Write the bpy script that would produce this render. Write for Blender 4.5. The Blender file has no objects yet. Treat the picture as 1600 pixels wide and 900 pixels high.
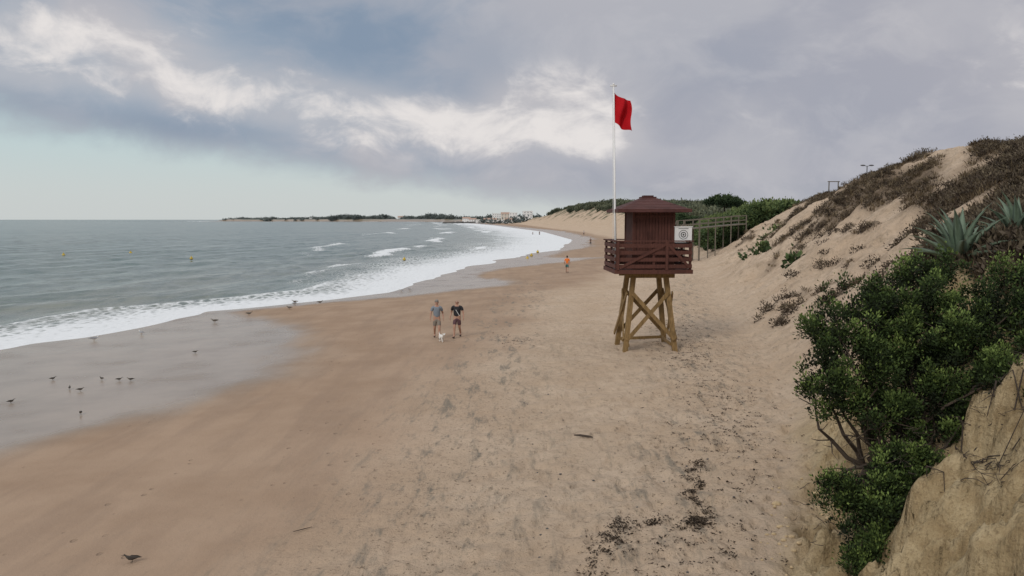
import bpy, math, random
import numpy as np
from mathutils import Vector, Matrix
rng=np.random.default_rng(7); random.seed(7)
sc=bpy.context.scene
sc.view_settings.view_transform='Standard'; sc.view_settings.look='None'; sc.view_settings.exposure=0
COL=sc.collection

# ---------------- noise ----------------
def h2(ix,iy,s):
    v=np.sin(ix*127.1+iy*311.7+s*74.7)*43758.5453
    return v-np.floor(v)
def vn(x,y,s=0):
    ix=np.floor(x);iy=np.floor(y);fx=x-ix;fy=y-iy
    fx=fx*fx*(3-2*fx);fy=fy*fy*(3-2*fy)
    a=h2(ix,iy,s);b=h2(ix+1,iy,s);c=h2(ix,iy+1,s);d=h2(ix+1,iy+1,s)
    return (a*(1-fx)+b*fx)*(1-fy)+(c*(1-fx)+d*fx)*fy
def fbm(x,y,o=4,s=0):
    t=0;a=.5;n=0
    for i in range(o):
        t=t+a*vn(x,y,s+i*3.1);n+=a;a*=.5;x,y=x*1.62+y*1.2+5.2,y*1.62-x*1.2+1.7
    return t/n
def sst(a,b,x):
    t=np.clip((x-a)/(b-a),0,1);return t*t*(3-2*t)

# ---------------- coast description (metres, z=0 sea level) ----------------
XW=np.array([(-60,-50),(0,-37),(20,-30.5),(38,-25.5),(42,-23.4),(48,-22.3),(54,-20.8),(58,-17.9),(63,-14.3),(68,-11.5),(90,-8.6),(130,-1),(166,9.7),(244,19),(411,16),(868,-22),(1300,-70),(1958,-145),(2200,-420),(2500,-1020),(3000,-1150),(20000,-1200)])
TOE=np.array([(-60,-8),(0,1.2),(5,2.2),(8,3.0),(11,3.95),(14,5.1),(20,7.4),(27.5,9.3),(38,11.3),(56,14.8),(78,19.8),(116,28),(188,41),(354,50),(560,43),(860,24),(1000,2),(1300,-45),(1958,-110),(2200,-380),(2500,-960),(3000,-1060),(20000,-1100)])
HC=np.array([(-60,5),(0,4.6),(8,4.6),(10,4.8),(13,5.5),(15,6.05),(18,6.25),(22,6.9),(28,8.5),(36,9.9),(44,10.6),(52,10.9),(60,10.3),(75,9.6),(100,8.3),(116,6),(140,5.2),(188,5.8),(300,10),(400,14),(600,19),(860,18),(960,10),(1300,8),(3000,8),(20000,12)])
DC=np.array([(-60,6),(0,4.6),(11,4.3),(14,3.7),(17,3.7),(20,5.5),(28,9.5),(36,13),(50,14.5),(75,14),(100,13.5),(120,12),(188,14),(354,26),(600,36),(860,34),(1300,30),(20000,30)])
WETX=np.array([(0,-17),(12,-15.2),(18.9,-12.8),(22.8,-10.6),(28,-8.6),(33.5,-8.9),(41,-11.4),(48,-16),(53,-19.3),(57,-15.5),(63,-8),(70,-1.5),(75,0),(82,-3),(92,-4),(100,0),(108,9),(117,13),(124,7),(150,9),(170,17),(250,27),(400,27),(870,-12),(2000,-130),(20000,-1190)])
DAMP=np.array([(0,-4.2),(11,-3.4),(18,-3.0),(30,-1.3),(48,0.8),(60,3.5),(86,12),(116,19),(188,30),(354,33),(860,10),(2000,-120),(20000,-1150)])
def ip(T,y): return np.interp(y,T[:,0],T[:,1])
def xwf(Y):
    return ip(XW,Y)+(vn(Y*.13,Y*0+3.3,5)-.5)*2.4*sst(0,20,Y)*(1-sst(150,300,Y))+(vn(Y*.5,Y*0+1.3,6)-.5)*.8*(1-sst(150,300,Y))
def masks(X,Y):
    toe=ip(TOE,Y);dc=ip(DC,Y);d=X-toe;q=d/dc
    n=fbm(X*.22,Y*.22,4,11);n2=fbm(X*.9,Y*.9,3,13)
    ridge=sst(.60,.88,q+(n-.5)*.9)
    near=(1-sst(40,50,Y))*sst(3.0,4.4,d+(n-.5)*3.0-.20*np.clip(Y-14,0,30))
    slope=sst(.54,.64,n*.6+n2*.4)*sst(.15,.35,q)*.85*(Y<140)
    far=sst(90,130,Y)*sst(.55,.85,q+(n-.5)*1.6)
    v=np.maximum(np.maximum(ridge,near),np.maximum(slope,far))
    patchy=sst(.32,.48,n2*.6+n*.4)
    v=v*(.35+.65*patchy)
    path=np.exp(-((X-.572*Y)/(1.1))**2)*sst(36,41,Y)*(1-sst(62,70,Y))
    v=v*(1-path)
    bank=(1-sst(13.5,15.5,Y))*(1-sst(3.0,4.2,d+(n-.5)*1.5))
    v=v*(1-bank)
    return np.clip(v,0,1)*sst(0,.5,d)
def terrain(X,Y,fine=True):
    X=np.asarray(X,float);Y=np.asarray(Y,float)
    xw=xwf(Y);toe=ip(TOE,Y);hc=ip(HC,Y);dc=ip(DC,Y)
    s=X-xw;d=X-toe;B=toe-xw
    z=np.where(s<0,np.maximum(s*.05,-4),1.5*np.clip(s/B,0,1)**1.1)
    wob=(fbm(X*.11,Y*.11,3,21)-.5)
    dd=d+wob*3.5*sst(14,25,Y)*sst(1,5,d)
    q=dd/dc
    nearf=1-sst(14,24,Y)
    P=nearf*sst(0,1,q)+(1-nearf)*(.45*sst(0,1,q)+.55*np.clip(q,0,1))
    z=z+(hc-1.5)*P
    over=np.clip(dd-dc,0,None)
    sl=np.interp(Y,[0,24,34,40,1000],[.08,.13,.05,-.05,-.02])
    z=z+np.clip(over*sl,-3,3.0)
    z=z+(fbm(X*.3,Y*.3,4,31)-.5)*1.4*sst(0,3,d)*sst(18,40,Y)*(1-.5*sst(200,400,Y))
    if fine:
        v=masks(X,Y)
        z=z+v*(fbm(X*1.3,Y*1.3,3,41)-.35)*.5*(Y<200)
        dry=sst(-1.5,3,X-ip(DAMP,Y))
        rough=dry*sst(-15,-2,d)*(Y<140)
        sl_=sst(0,3,d)*(Y<140)
        z=z+(fbm(X*2.2,Y*2.2,3,51)-.5)*(.12+.20*sl_)*rough+(fbm(X*.6,Y*.6,2,52)-.5)*(.12+.34*sl_)*dry*(Y<200)
        z=z-.055*rough*sst(.60,.78,vn(X*2.7,Y*2.7,57))-.045*rough*sst(.58,.72,vn(X*4.7+3,Y*4.7,58))
        bk=(1-sst(13,18,Y))*sst(.0,.8,d)*(1-sst(2.8,4.6,d))
        rid=np.abs(fbm(X*.8+1.5,Y*1.6,4,61)-.5)*2
        z=z-bk*np.clip(.42-rid,-.1,1)*1.0+bk*(fbm(X*2.5,Y*2.5,4,63)-.5)*.45+bk*(fbm(X*8,Y*8,3,64)-.5)*.20
        z=z-bk*.30*sst(.51,.54,fbm(X*1.6+4,Y*1.6,4,66))-bk*.16*sst(.55,.58,fbm(X*3.2+4,Y*3.2,3,67))
    up=(1-sst(1.0,4.2,Y))*sst(-14,-5,X)*(1-sst(1000,2000,np.abs(Y)))
    z=z*(1-up)+np.maximum(z,4.9)*up
    return z
def tz(x,y): return float(terrain(np.array([x]),np.array([y]))[0])

# ---------------- node helpers ----------------
def isS(v): return isinstance(v,bpy.types.NodeSocket)
class NT:
    def __init__(s,nt): s.t=nt
    def n(s,ty,**k):
        nd=s.t.nodes.new(ty)
        for a,b in k.items(): setattr(nd,a,b)
        return nd
    def put(s,i,v):
        if isS(v): s.t.links.new(v,i)
        elif v is not None:
            if hasattr(i,'default_value'):
                try: i.default_value=v
                except Exception:
                    i.default_value=(*v,1) if len(v)==3 else v
    def m(s,op,a,b=None,c=None,cl=False):
        nd=s.n('ShaderNodeMath',operation=op,use_clamp=cl)
        for i,v in enumerate((a,b,c)):
            if v is not None: s.put(nd.inputs[i],v)
        return nd.outputs[0]
    def ss(s,a,b,x,lo=0.,hi=1.):
        nd=s.n('ShaderNodeMapRange',interpolation_type='SMOOTHSTEP')
        for i,v in enumerate((x,a,b,lo,hi)): s.put(nd.inputs[i],v)
        return nd.outputs[0]
    def mix(s,f,a,b,bt='MIX'):
        nd=s.n('ShaderNodeMix',data_type='RGBA',blend_type=bt)
        s.put(nd.inputs[0],f)
        for i,v in ((6,a),(7,b)):
            if not isS(v): v=(*v,1) if len(v)==3 else v
            s.put(nd.inputs[i],v)
        return nd.outputs[2]
    def noise(s,vec,scale,det=4,rough=.5,dist=0.):
        nd=s.n('ShaderNodeTexNoise')
        if vec is not None: s.put(nd.inputs['Vector'],vec)
        nd.inputs['Scale'].default_value=scale;nd.inputs['Detail'].default_value=det
        nd.inputs['Roughness'].default_value=rough;nd.inputs['Distortion'].default_value=dist
        return nd.outputs[0]
    def map(s,vec,scale=(1,1,1),rot=(0,0,0),loc=(0,0,0)):
        nd=s.n('ShaderNodeMapping');s.put(nd.inputs[0],vec)
        nd.inputs[1].default_value=loc;nd.inputs[2].default_value=rot;nd.inputs[3].default_value=scale
        return nd.outputs[0]
    def attr(s,nm): return s.n('ShaderNodeAttribute',attribute_name=nm).outputs['Fac']
    def bump(s,h,st=.5,dist=.05,nrm=None):
        nd=s.n('ShaderNodeBump');s.put(nd.inputs['Height'],h);s.put(nd.inputs['Strength'],st);s.put(nd.inputs['Distance'],dist)
        if nrm is not None: s.put(nd.inputs['Normal'],nrm)
        return nd.outputs[0]
def newmat(nm):
    m=bpy.data.materials.new(nm);m.use_nodes=True
    N=NT(m.node_tree);b=m.node_tree.nodes['Principled BSDF']
    return m,N,b
def simple(nm,col,rough=.7,var=.15,scale=8,bump=.0,metal=0):
    m,N,b=newmat(nm)
    tc=N.n('ShaderNodeTexCoord').outputs['Object']
    nz=N.noise(tc,scale,4,.6)
    c=N.mix(nz,tuple(x*(1-var) for x in col),tuple(min(1,x*(1+var)) for x in col))
    N.put(b.inputs['Base Color'],c);b.inputs['Roughness'].default_value=rough;b.inputs['Metallic'].default_value=metal
    if bump: N.put(b.inputs['Normal'],N.bump(nz,bump,.02))
    return m
def foliage(nm,dark,mid,light,rough=.75):
    m,N,b=newmat(nm)
    t=N.attr('tone')
    r=N.n('ShaderNodeValToRGB');N.put(r.inputs[0],t)
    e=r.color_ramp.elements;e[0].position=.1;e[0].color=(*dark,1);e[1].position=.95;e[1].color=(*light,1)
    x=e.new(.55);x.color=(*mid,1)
    N.put(b.inputs['Base Color'],r.outputs[0]);b.inputs['Roughness'].default_value=rough
    b.inputs['Specular IOR Level'].default_value=.2
    return m
def wood(nm,c1,c2,rough=.75,grain=(14,14,1.2)):
    m,N,b=newmat(nm)
    tc=N.n('ShaderNodeTexCoord').outputs['Object']
    g=N.noise(N.map(tc,grain),2.2,6,.65,.4)
    st=N.noise(tc,1.1,4,.6)
    c=N.mix(N.ss(.3,.7,g),c1,c2)
    c=N.mix(N.ss(.45,.75,st,0,.55),c,tuple(x*.5 for x in c1))
    N.put(b.inputs['Base Color'],c);b.inputs['Roughness'].default_value=rough
    b.inputs['Specular IOR Level'].default_value=.3
    N.put(b.inputs['Normal'],N.bump(g,.35,.01))
    return m

# ---------------- mesh helpers ----------------
def mk(name,V,F,mats=(),mi=None,smooth=False,parent=None,attrs=None,dom='POINT'):
    V=np.asarray(V,np.float32)
    me=bpy.data.meshes.new(name)
    if isinstance(F,np.ndarray):
        k=F.shape[1];m=len(F)
        me.vertices.add(len(V));me.vertices.foreach_set('co',V.ravel())
        me.loops.add(m*k);me.loops.foreach_set('vertex_index',F.astype(np.int32).ravel())
        me.polygons.add(m);me.polygons.foreach_set('loop_start',np.arange(0,m*k,k,dtype=np.int32))
        me.update(calc_edges=True)
    else:
        me.from_pydata([tuple(v) for v in V],[],F)
    if attrs:
        for a,v in attrs.items():
            at=me.attributes.new(a,'FLOAT',dom);at.data.foreach_set('value',np.asarray(v,np.float32))
    for m_ in mats: me.materials.append(m_)
    if mi is not None: me.polygons.foreach_set('material_index',np.asarray(mi,np.int32))
    if smooth: me.polygons.foreach_set('use_smooth',np.ones(len(me.polygons),bool))
    me.update()
    o=bpy.data.objects.new(name,me);COL.objects.link(o)
    if parent: o.parent=parent
    return o
def grid_faces(r,c):
    i=np.arange(r-1)[:,None]*c+np.arange(c-1)[None,:]
    i=i.ravel();return np.stack([i,i+1,i+c+1,i+c],1)
class MB:
    def __init__(s): s.V=[];s.F=[];s.M=[]
    def add(s,v,f,m=0):
        o=len(s.V);s.V+= [tuple(x) for x in v];s.F+=[tuple(i+o for i in q) for q in f];s.M+=[m]*len(f);return s
    def box(s,c,d,m=0,rz=0,R=None):
        R=R or Matrix.Rotation(rz,3,'Z');c=Vector(c)
        v=[c+R@Vector((sx*d[0]/2,sy*d[1]/2,sz*d[2]/2)) for sx in(-1,1) for sy in(-1,1) for sz in(-1,1)]
        return s.add(v,[(0,1,3,2),(4,6,7,5),(0,4,5,1),(2,3,7,6),(0,2,6,4),(1,5,7,3)],m)
    def beam(s,a,b,w,t,m=0,up=(0,0,1)):
        a=Vector(a);b=Vector(b);y=(b-a);L=y.length;y.normalize();x=y.cross(Vector(up))
        if x.length<1e-4:x=y.cross(Vector((0,1,0)))
        x.normalize();z=x.cross(y)
        R=Matrix((x,y,z)).transposed()
        return s.box((a+b)/2,(w,L,t),m,R=R)
    def tube(s,P,r,n=6,m=0,cap=True):
        P=[Vector(p) for p in P];k=len(P);v=[];f=[]
        for i,p in enumerate(P):
            d=(P[min(i+1,k-1)]-P[max(i-1,0)]).normalized()
            x=d.cross(Vector((0.13,.2,1)) if abs(d.z)<.95 else Vector((1,0,0))).normalized();y=d.cross(x)
            rr=r[i] if hasattr(r,'__len__') else r
            v+=[p+(x*math.cos(a)+y*math.sin(a))*rr for a in [2*math.pi*j/n for j in range(n)]]
        for i in range(k-1):
            for j in range(n):
                f.append((i*n+j,i*n+(j+1)%n,(i+1)*n+(j+1)%n,(i+1)*n+j))
        if cap: f+=[tuple(range(n))[::-1],tuple((k-1)*n+j for j in range(n))]
        return s.add(v,f,m)
    def ell(s,c,r,m=0,n=10,k=7):
        v=[];f=[]
        for i in range(k+1):
            a=math.pi*i/k
            for j in range(n):
                b=2*math.pi*j/n
                v.append((c[0]+r[0]*math.sin(a)*math.cos(b),c[1]+r[1]*math.sin(a)*math.sin(b),c[2]+r[2]*math.cos(a)))
        for i in range(k):
            for j in range(n): f.append((i*n+j,(i+1)*n+j,(i+1)*n+(j+1)%n,i*n+(j+1)%n))
        return s.add(v,f,m)
    def out(s,name,mats,parent=None,smooth=False):
        return mk(name,s.V,s.F,mats,s.M,smooth,parent)
def empty(name,loc=(0,0,0),rz=0):
    o=bpy.data.objects.new(name,None);COL.objects.link(o);o.location=loc;o.rotation_euler=(0,0,rz);o.empty_display_size=.3;return o

# ================= CAMERA =================
H=6.5
cam=bpy.data.cameras.new('camera');co=bpy.data.objects.new('camera',cam);COL.objects.link(co)
cam.sensor_width=36;cam.lens=27;cam.clip_end=40000;cam.clip_start=.1
co.location=(0,0,H);co.rotation_euler=(math.radians(90-5.095),0,0);sc.camera=co

# ================= WORLD =================
w=bpy.data.worlds.new('World');sc.world=w;w.use_nodes=True
N=NT(w.node_tree);bg=w.node_tree.nodes['Background']
sun_el=math.radians(36);sun_az=math.radians(215)
sky=N.n('ShaderNodeTexSky',sky_type='NISHITA',sun_disc=False,sun_elevation=sun_el,sun_rotation=sun_az,air_density=1.3,dust_density=2.0)
D=N.n('ShaderNodeTexCoord').outputs['Generated']
sp=N.n('ShaderNodeSeparateXYZ');N.put(sp.inputs[0],D);x,y,z=sp.outputs
az=N.m('ARCTAN2',x,y);el=N.m('ARCSINE',z)
warp=N.n('ShaderNodeTexNoise');N.put(warp.inputs['Vector'],N.map(D,(1,1,1.8)));warp.inputs['Scale'].default_value=5.;warp.inputs['Detail'].default_value=2
dv=N.n('ShaderNodeVectorMath',operation='MULTIPLY_ADD');N.put(dv.inputs[0],warp.outputs['Color']);dv.inputs[1].default_value=(.11,.11,.11);N.put(dv.inputs[2],D)
Dw=dv.outputs[0]
n1=N.noise(N.map(Dw,(1,1,2.0)),4.2,7,.54)
n2=N.noise(N.map(Dw,(1,1,1.8),loc=(4,2,1)),12,7,.60)
n3=N.noise(N.map(Dw,(1,1,1.7),loc=(1,7,3)),2.3,3,.5)
def gauss(a0,e0,sa,se):
    p=N.m('POWER',N.m('DIVIDE',N.m('SUBTRACT',az,a0),sa),2.);q=N.m('POWER',N.m('DIVIDE',N.m('SUBTRACT',el,e0),se),2.)
    return N.m('EXPONENT',N.m('MULTIPLY',N.m('ADD',p,q),-1.))
def gsum(L):
    t=None
    for (a,e,sa,se,k) in L:
        g=N.m('MULTIPLY',gauss(a,e,sa,se),k);t=g if t is None else N.m('ADD',t,g)
    return t
edge=N.m('MAXIMUM',N.m('MINIMUM',N.m('MULTIPLY_ADD',az,-.112,.030),.098),.008)
nn=N.m('ADD',N.m('MULTIPLY',N.m('SUBTRACT',n2,.5),.05),N.m('MULTIPLY',N.m('SUBTRACT',n1,.5),.07))
hgt=N.m('ADD',N.m('SUBTRACT',el,edge),nn)
cl=N.ss(-.018,.026,hgt)
clear=N.mix(N.ss(0.0,.12,el),(.62,.655,.65),(.52,.645,.67))
nis=N.mix(1.0,sky.outputs[0],(.10,.10,.10),'MULTIPLY')
clear=N.mix(.9,nis,clear)
clear=N.mix(N.ss(.45,.7,n3,0,.35),clear,(.62,.62,.62))
bright=gsum([(-.50,.20,.15,.038,1.),(-.60,.165,.11,.03,.7),(-.30,.15,.14,.032,.95),(-.16,.125,.12,.028,.7),(.055,.14,.09,.045,1.05),(.11,.10,.06,.03,.9),(.62,.28,.08,.04,1.1),(.60,.15,.12,.06,.5),(.30,.14,.10,.05,.25),(-.47,.30,.2,.02,.4)])
dark=gsum([(-.16,.225,.18,.06,1.),(-.30,.265,.14,.03,.8),(-.40,.108,.09,.022,.9),(.22,.21,.16,.08,.3),(-.05,.16,.05,.03,.4),(-.62,.12,.1,.02,.6),(.38,.10,.22,.06,.15),(-.02,.20,.06,.03,.4),(-.58,.28,.12,.04,.4)])
base=N.mix(N.ss(-.35,.25,az),(.325,.39,.475),(.39,.395,.45))
base=N.mix(N.ss(.42,.62,n1),base,(.46,.46,.50))
base=N.mix(N.ss(.46,.68,n2,0,.4),base,(.55,.54,.565))
slate=N.m('MULTIPLY',dark,N.ss(.35,.6,n1,1.15,.55),cl=True)
cc=N.mix(N.m('MULTIPLY',slate,.78),base,(.205,.28,.385))
under=N.m('MULTIPLY',N.ss(.0,.055,hgt,1.,0.),.5)
cc=N.mix(under,cc,(.365,.39,.435))
band=N.m('MULTIPLY',N.m('EXPONENT',N.m('MULTIPLY',N.m('POWER',N.m('DIVIDE',N.m('SUBTRACT',hgt,.075),.03),2.),-1.)),N.ss(.22,.0,az,0.,.35))
bt=N.m('ADD',bright,band)
bm=N.m('ADD',N.m('MULTIPLY',bt,.55),N.m('MULTIPLY_ADD',n2,2.4,-1.22))
bm=N.m('ADD',bm,N.m('MULTIPLY_ADD',n1,1.6,-.83))
soft=N.m('MULTIPLY',N.ss(.1,.9,bt),.45)
cc=N.mix(soft,cc,(.58,.56,.57))
cc=N.mix(N.m('MULTIPLY',N.ss(.20,.95,bm),N.ss(.05,.5,bt)),cc,(.78,.745,.73))
col=N.mix(cl,clear,cc)
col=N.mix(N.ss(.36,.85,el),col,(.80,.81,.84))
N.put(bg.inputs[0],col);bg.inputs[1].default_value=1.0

sl=bpy.data.lights.new('sun','SUN');so=bpy.data.objects.new('sun',sl);COL.objects.link(so)
sl.energy=1.3;sl.angle=math.radians(16);sl.color=(1,.95,.87)
sd=Vector((math.sin(sun_az)*math.cos(sun_el),math.cos(sun_az)*math.cos(sun_el),math.sin(sun_el)))
so.rotation_euler=sd.to_track_quat('Z','Y').to_euler();so.location=(0,-20,40)

# ================= TERRAIN =================
def rows(y0,y1,ratio,near_step):
    L=[];yv=y0
    while yv<y1:
        L.append(yv); yv+=max(near_step,abs(yv)*ratio) if yv>6 else (.25 if yv>-2 else 3)
    return np.array(L+[y1])
Yr=rows(-60,15000,.0062,.05)
t=np.linspace(-1,1,800)
gk=np.sign(t)*(np.abs(t)*.55+np.abs(t)**6*8)
Yg=np.repeat(Yr[:,None],len(t),1)
wd=20+np.abs(Yr)*1.0
Xg=(ip(TOE,Yr)-2.5)[:,None]+gk[None,:]*wd[:,None]
Zg=terrain(Xg.ravel(),Yg.ravel())
X=Xg.ravel();Y=Yg.ravel()
nA=fbm(X*.35,Y*.12,4,71);nB=fbm(X*1.1,Y*.5,3,72)
wet=sst(-2.4,2.0,ip(WETX,Y)-X+(nA-.5)*5+(nB-.5)*1.2)
wet=np.maximum(wet,sst(1.6,-1,X-xwf(Y)-.6))
damp=sst(-3.,3.,ip(DAMP,Y)-X+(nA-.5)*5)
toe=ip(TOE,Y)
veg=masks(X,Y)
bank=(1-sst(15,24,Y))*sst(-.3,.9,X-toe+(nB-.5)*1.0)
deb=np.exp(-((X-(-1.2+ (Y-20)*.03+.05*np.maximum(Y-40,0)))/2.4)**2)*sst(8,11,Y)*(1-sst(60,90,Y))
deb=np.maximum(deb,.9*np.exp(-((X-toe+2.2)/2.0)**2)*(1-sst(60,100,Y)))
rough=sst(-17,-4,X-toe)
slope=sst(0,2,X-toe)*(1-bank)
green=sst(85,130,Y)
m,N,b=newmat('sand_ground')
P=N.n('ShaderNodeTexCoord').outputs['Object']
aw,ad,av,ab,ade,ar,ag,asl=[N.attr(a) for a in('wet','damp','veg','bank','debris','rough','green','slope')]
big=N.noise(P,.35,3,.6);med=N.noise(P,2.2,6,.65);fine=N.noise(P,22,5,.7);grain=N.noise(P,130,2,.7)
dry=N.mix(N.ss(.3,.7,big),(.53,.40,.285),(.60,.47,.35))
dry=N.mix(N.ss(.35,.7,med,0,.5),dry,(.45,.34,.245))
dmp=N.mix(N.ss(.3,.7,big),(.33,.23,.158),(.40,.287,.203))
streak_=N.noise(N.map(P,(.9,.12,1),rot=(0,0,.12)),1.3,5,.6)
dmp=N.mix(N.ss(.45,.65,streak_,0,.4),dmp,(.28,.20,.145))
c=N.mix(ad,dry,dmp)
wc=N.mix(N.ss(.35,.65,big),(.26,.20,.15),(.32,.25,.19))
c=N.mix(aw,c,wc)
bk=N.mix(N.ss(.35,.65,med),(.38,.28,.155),(.55,.435,.265))
bk=N.mix(N.ss(.48,.68,fine,0,.6),bk,(.24,.175,.10))  # fine noise paints dark crevices, shade put into the bank colour
c=N.mix(ab,c,bk)
slc=N.noise(N.map(P,(1,1,1),loc=(8,1,0)),1.2,7,.7)
c=N.mix(N.m('MULTIPLY',N.ss(.5,.66,slc,0,.6),asl),c,(.32,.245,.17))
sm=N.noise(N.map(P,(1.9,.42,1),rot=(0,0,.30)),1.5,8,.74,.3)
c=N.mix(N.m('MULTIPLY',N.ss(.50,.66,sm,0,.75),ade),c,(.15,.147,.125))
sm2=N.noise(N.map(P,(2.6,.7,1),rot=(0,0,-.12),loc=(5,9,0)),2.6,6,.72,.2)
c=N.mix(N.m('MULTIPLY',N.ss(.55,.68,sm2,0,.5),N.m('MULTIPLY',ar,N.m('SUBTRACT',1.,ab))),c,(.20,.165,.125))
sp2=N.noise(N.map(P,(1,1,1),loc=(3,1,0)),11,4,.75)
c=N.mix(N.m('MULTIPLY',N.ss(.57,.65,sp2,0,.8),N.m('MULTIPLY',N.m('ADD',ade,N.m('MULTIPLY',asl,.4)),ar)),c,(.08,.06,.04))
c=N.mix(N.ss(.62,.70,fine,0,.35),c,(.2,.15,.1))
fv=N.n('ShaderNodeTexVoronoi',feature='F1');N.put(fv.inputs['Vector'],N.map(P,(1.5,1,1),rot=(0,0,.2)));fv.inputs['Scale'].default_value=1.9
trail=N.ss(.5,.6,N.noise(N.map(P,(.9,.10,1),rot=(0,0,.12),loc=(2,2,0)),.8,3,.5))
fpm=N.m('MULTIPLY',N.ss(.17,.09,fv.outputs['Distance']),N.m('MULTIPLY',trail,N.m('SUBTRACT',1.,aw)))
c=N.mix(N.m('MULTIPLY',fpm,.28),c,(.17,.125,.09))
vc=N.mix(N.ss(.35,.65,med),(.07,.05,.035),(.17,.125,.085))
vg=N.mix(N.ss(.35,.65,med),(.035,.05,.025),(.10,.11,.06))
c=N.mix(N.m('MULTIPLY',av,N.ss(.3,.6,fine,.75,1.)),c,N.mix(ag,vc,vg))
c=N.mix(N.m('MULTIPLY',N.m('SUBTRACT',grain,.5),.5,cl=True),c,(.1,.07,.05))
N.put(b.inputs['Base Color'],c)
N.put(b.inputs['Roughness'],N.ss(0.,1.,N.m('MULTIPLY',aw,N.ss(.25,.5,big,.75,1.)),.92,.24))
N.put(b.inputs['Specular IOR Level'],N.ss(0.,1.,aw,.12,.45))
drf=N.m('SUBTRACT',1.,N.m('MAXIMUM',aw,N.m('MULTIPLY',ad,.75)))
foot=N.n('ShaderNodeTexVoronoi',feature='SMOOTH_F1');N.put(foot.inputs['Vector'],N.map(P,(1,.75,1)));foot.inputs['Scale'].default_value=3.3
ft=N.ss(.05,.4,foot.outputs['Distance'])
hh=N.m('ADD',N.m('MULTIPLY',ft,N.m('MULTIPLY',ar,.28)),N.m('ADD',N.m('MULTIPLY',med,1.4),N.m('MULTIPLY',fine,.42)))
b0=N.bump(N.m('MULTIPLY',fpm,-1.),.7,.04)
b1=N.bump(hh,N.m('MULTIPLY_ADD',drf,.93,.05),.12,b0)
b2=N.bump(grain,N.m('MULTIPLY_ADD',drf,.3,.02),.008,b1)
N.put(b.inputs['Normal'],b2)
mk('sand_beach_ground',np.stack([X,Y,Zg],1),grid_faces(len(Yr),len(t)),[m],smooth=True,
   attrs=dict(wet=wet,damp=damp,veg=veg,bank=bank,debris=deb,rough=rough,green=green,slope=slope))

# ================= SEA =================
Ys=rows(-60,30000,.0065,.12)
k=np.linspace(0,1,620)
Sg=1.2-9*(np.exp(k*math.log(2600))-1)
Yg=np.repeat(Ys[:,None],len(k),1).ravel();S=np.repeat(Sg[None,:],len(Ys),0).ravel()
Xs=xwf(Yg)+S
Wd=np.interp(Yg,[0,40,55,70,95,130,200,400,1000],[13.5,14,12,12,18,25,38,55,60])
off=-S
sw=np.sin(off*.62+3.2*fbm(off*.05,Yg*.03,3,81)*2+Yg*.02)
amp=.19*sst(2,16,off)*(1-sst(250,700,off))
Zs=amp*(sw*(.4+.9*fbm(off*.05,Yg*.03,2,82)))+(fbm(off*.9,Yg*.35,4,83)-.5)*.34*sst(1.5,14,off)*(1-sst(200,600,Yg))
Zs=Zs+.012+.03*sst(0,1,off)
br=np.zeros_like(S)
for (fr,wdh,sd_) in((.52,1.0,1),(.95,1.1,2),(1.5,1.2,3)):
    cpos=Wd*fr*(.85+.35*fbm(Yg*.03+sd_*9,Yg*0,3,86+sd_))
    on=sst(.46+.05*fr,.62+.05*fr,fbm(Yg*.035+sd_*5,Yg*0+1,3,90+sd_))*np.interp(Yg,[0,60,110,180],[.5,.6,.95,1] if fr<.7 else ([0,.2,.8,1] if fr<1 else [0,0,.2,.7]))
    g=np.exp(-((off-cpos)/(wdh*np.interp(Yg,[0,60,200,600],[.6,.9,2,5])))**2)*on
    br=np.maximum(br,g);Zs=Zs+g*.30*np.interp(Yg,[0,60,150],[.5,.8,1])
q=off/Wd
foam=np.where(q<0,1.,np.interp(q,[0,.12,.30,.55,.9,1.25],[1.02,.90,.74,.50,.22,0]))
foam=foam+.2*(fbm(off*.12,Yg*.08,3,95)-.5)*(q<1.2)
foam=np.maximum(foam,br*1.0)
foam=np.clip(foam,0,1.1)
m,N,b=newmat('sea_water')
P=N.n('ShaderNodeTexCoord').outputs['Object']
fo=N.attr('foam');fs=N.attr('off')
r1=N.noise(N.map(P,(1,.28,1),rot=(0,0,-.55)),.55,6,.62,.2);r2=N.noise(N.map(P,(1,.35,1),rot=(0,0,-.6)),2.6,4,.6);r3=N.noise(N.map(P,(1,.2,1),rot=(0,0,-.5)),.05,4,.6)
wv=N.m('ADD',N.m('MULTIPLY',r1,1.),N.m('MULTIPLY',r2,.3))
wcol=N.mix(N.ss(0.,60.,fs),(.235,.245,.21),(.13,.18,.165))
wcol=N.mix(N.ss(.35,.65,r3),wcol,(.165,.21,.19))
wcol=N.mix(N.ss(.42,.62,r1,0.,.45),wcol,(.07,.11,.105))
lace=N.n('ShaderNodeTexVoronoi',feature='DISTANCE_TO_EDGE');N.put(lace.inputs['Vector'],N.map(P,(1,.55,1),rot=(0,0,-.25)));lace.inputs['Scale'].default_value=1.6
wn=N.noise(P,3.0,6,.7,.5)
lc=N.ss(0.,.35,lace.outputs['Distance'],.24,0.)
f0=N.m('ADD',N.m('ADD',fo,lc),N.m('MULTIPLY_ADD',wn,.9,-.45))
fm=N.ss(.48,.92,f0)
fm=N.m('MULTIPLY',fm,N.ss(.02,.2,fo))
fcol=N.mix(wn,(.66,.69,.70),(.88,.89,.90))
N.put(b.inputs['Base Color'],N.mix(fm,wcol,fcol))
N.put(b.inputs['Roughness'],N.ss(0.,1.,fm,.22,.8))
b.inputs['IOR'].default_value=1.33
bb=N.bump(wv,.7,.29)
bb=N.bump(N.m('MULTIPLY',fm,N.m('ADD',wn,.4)),.5,.05,bb)
N.put(b.inputs['Normal'],bb)
mk('sea_water',np.stack([Xs,Yg,Zs],1),grid_faces(len(Ys),len(k)),[m],smooth=True,attrs=dict(foam=foam,off=off))

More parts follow.
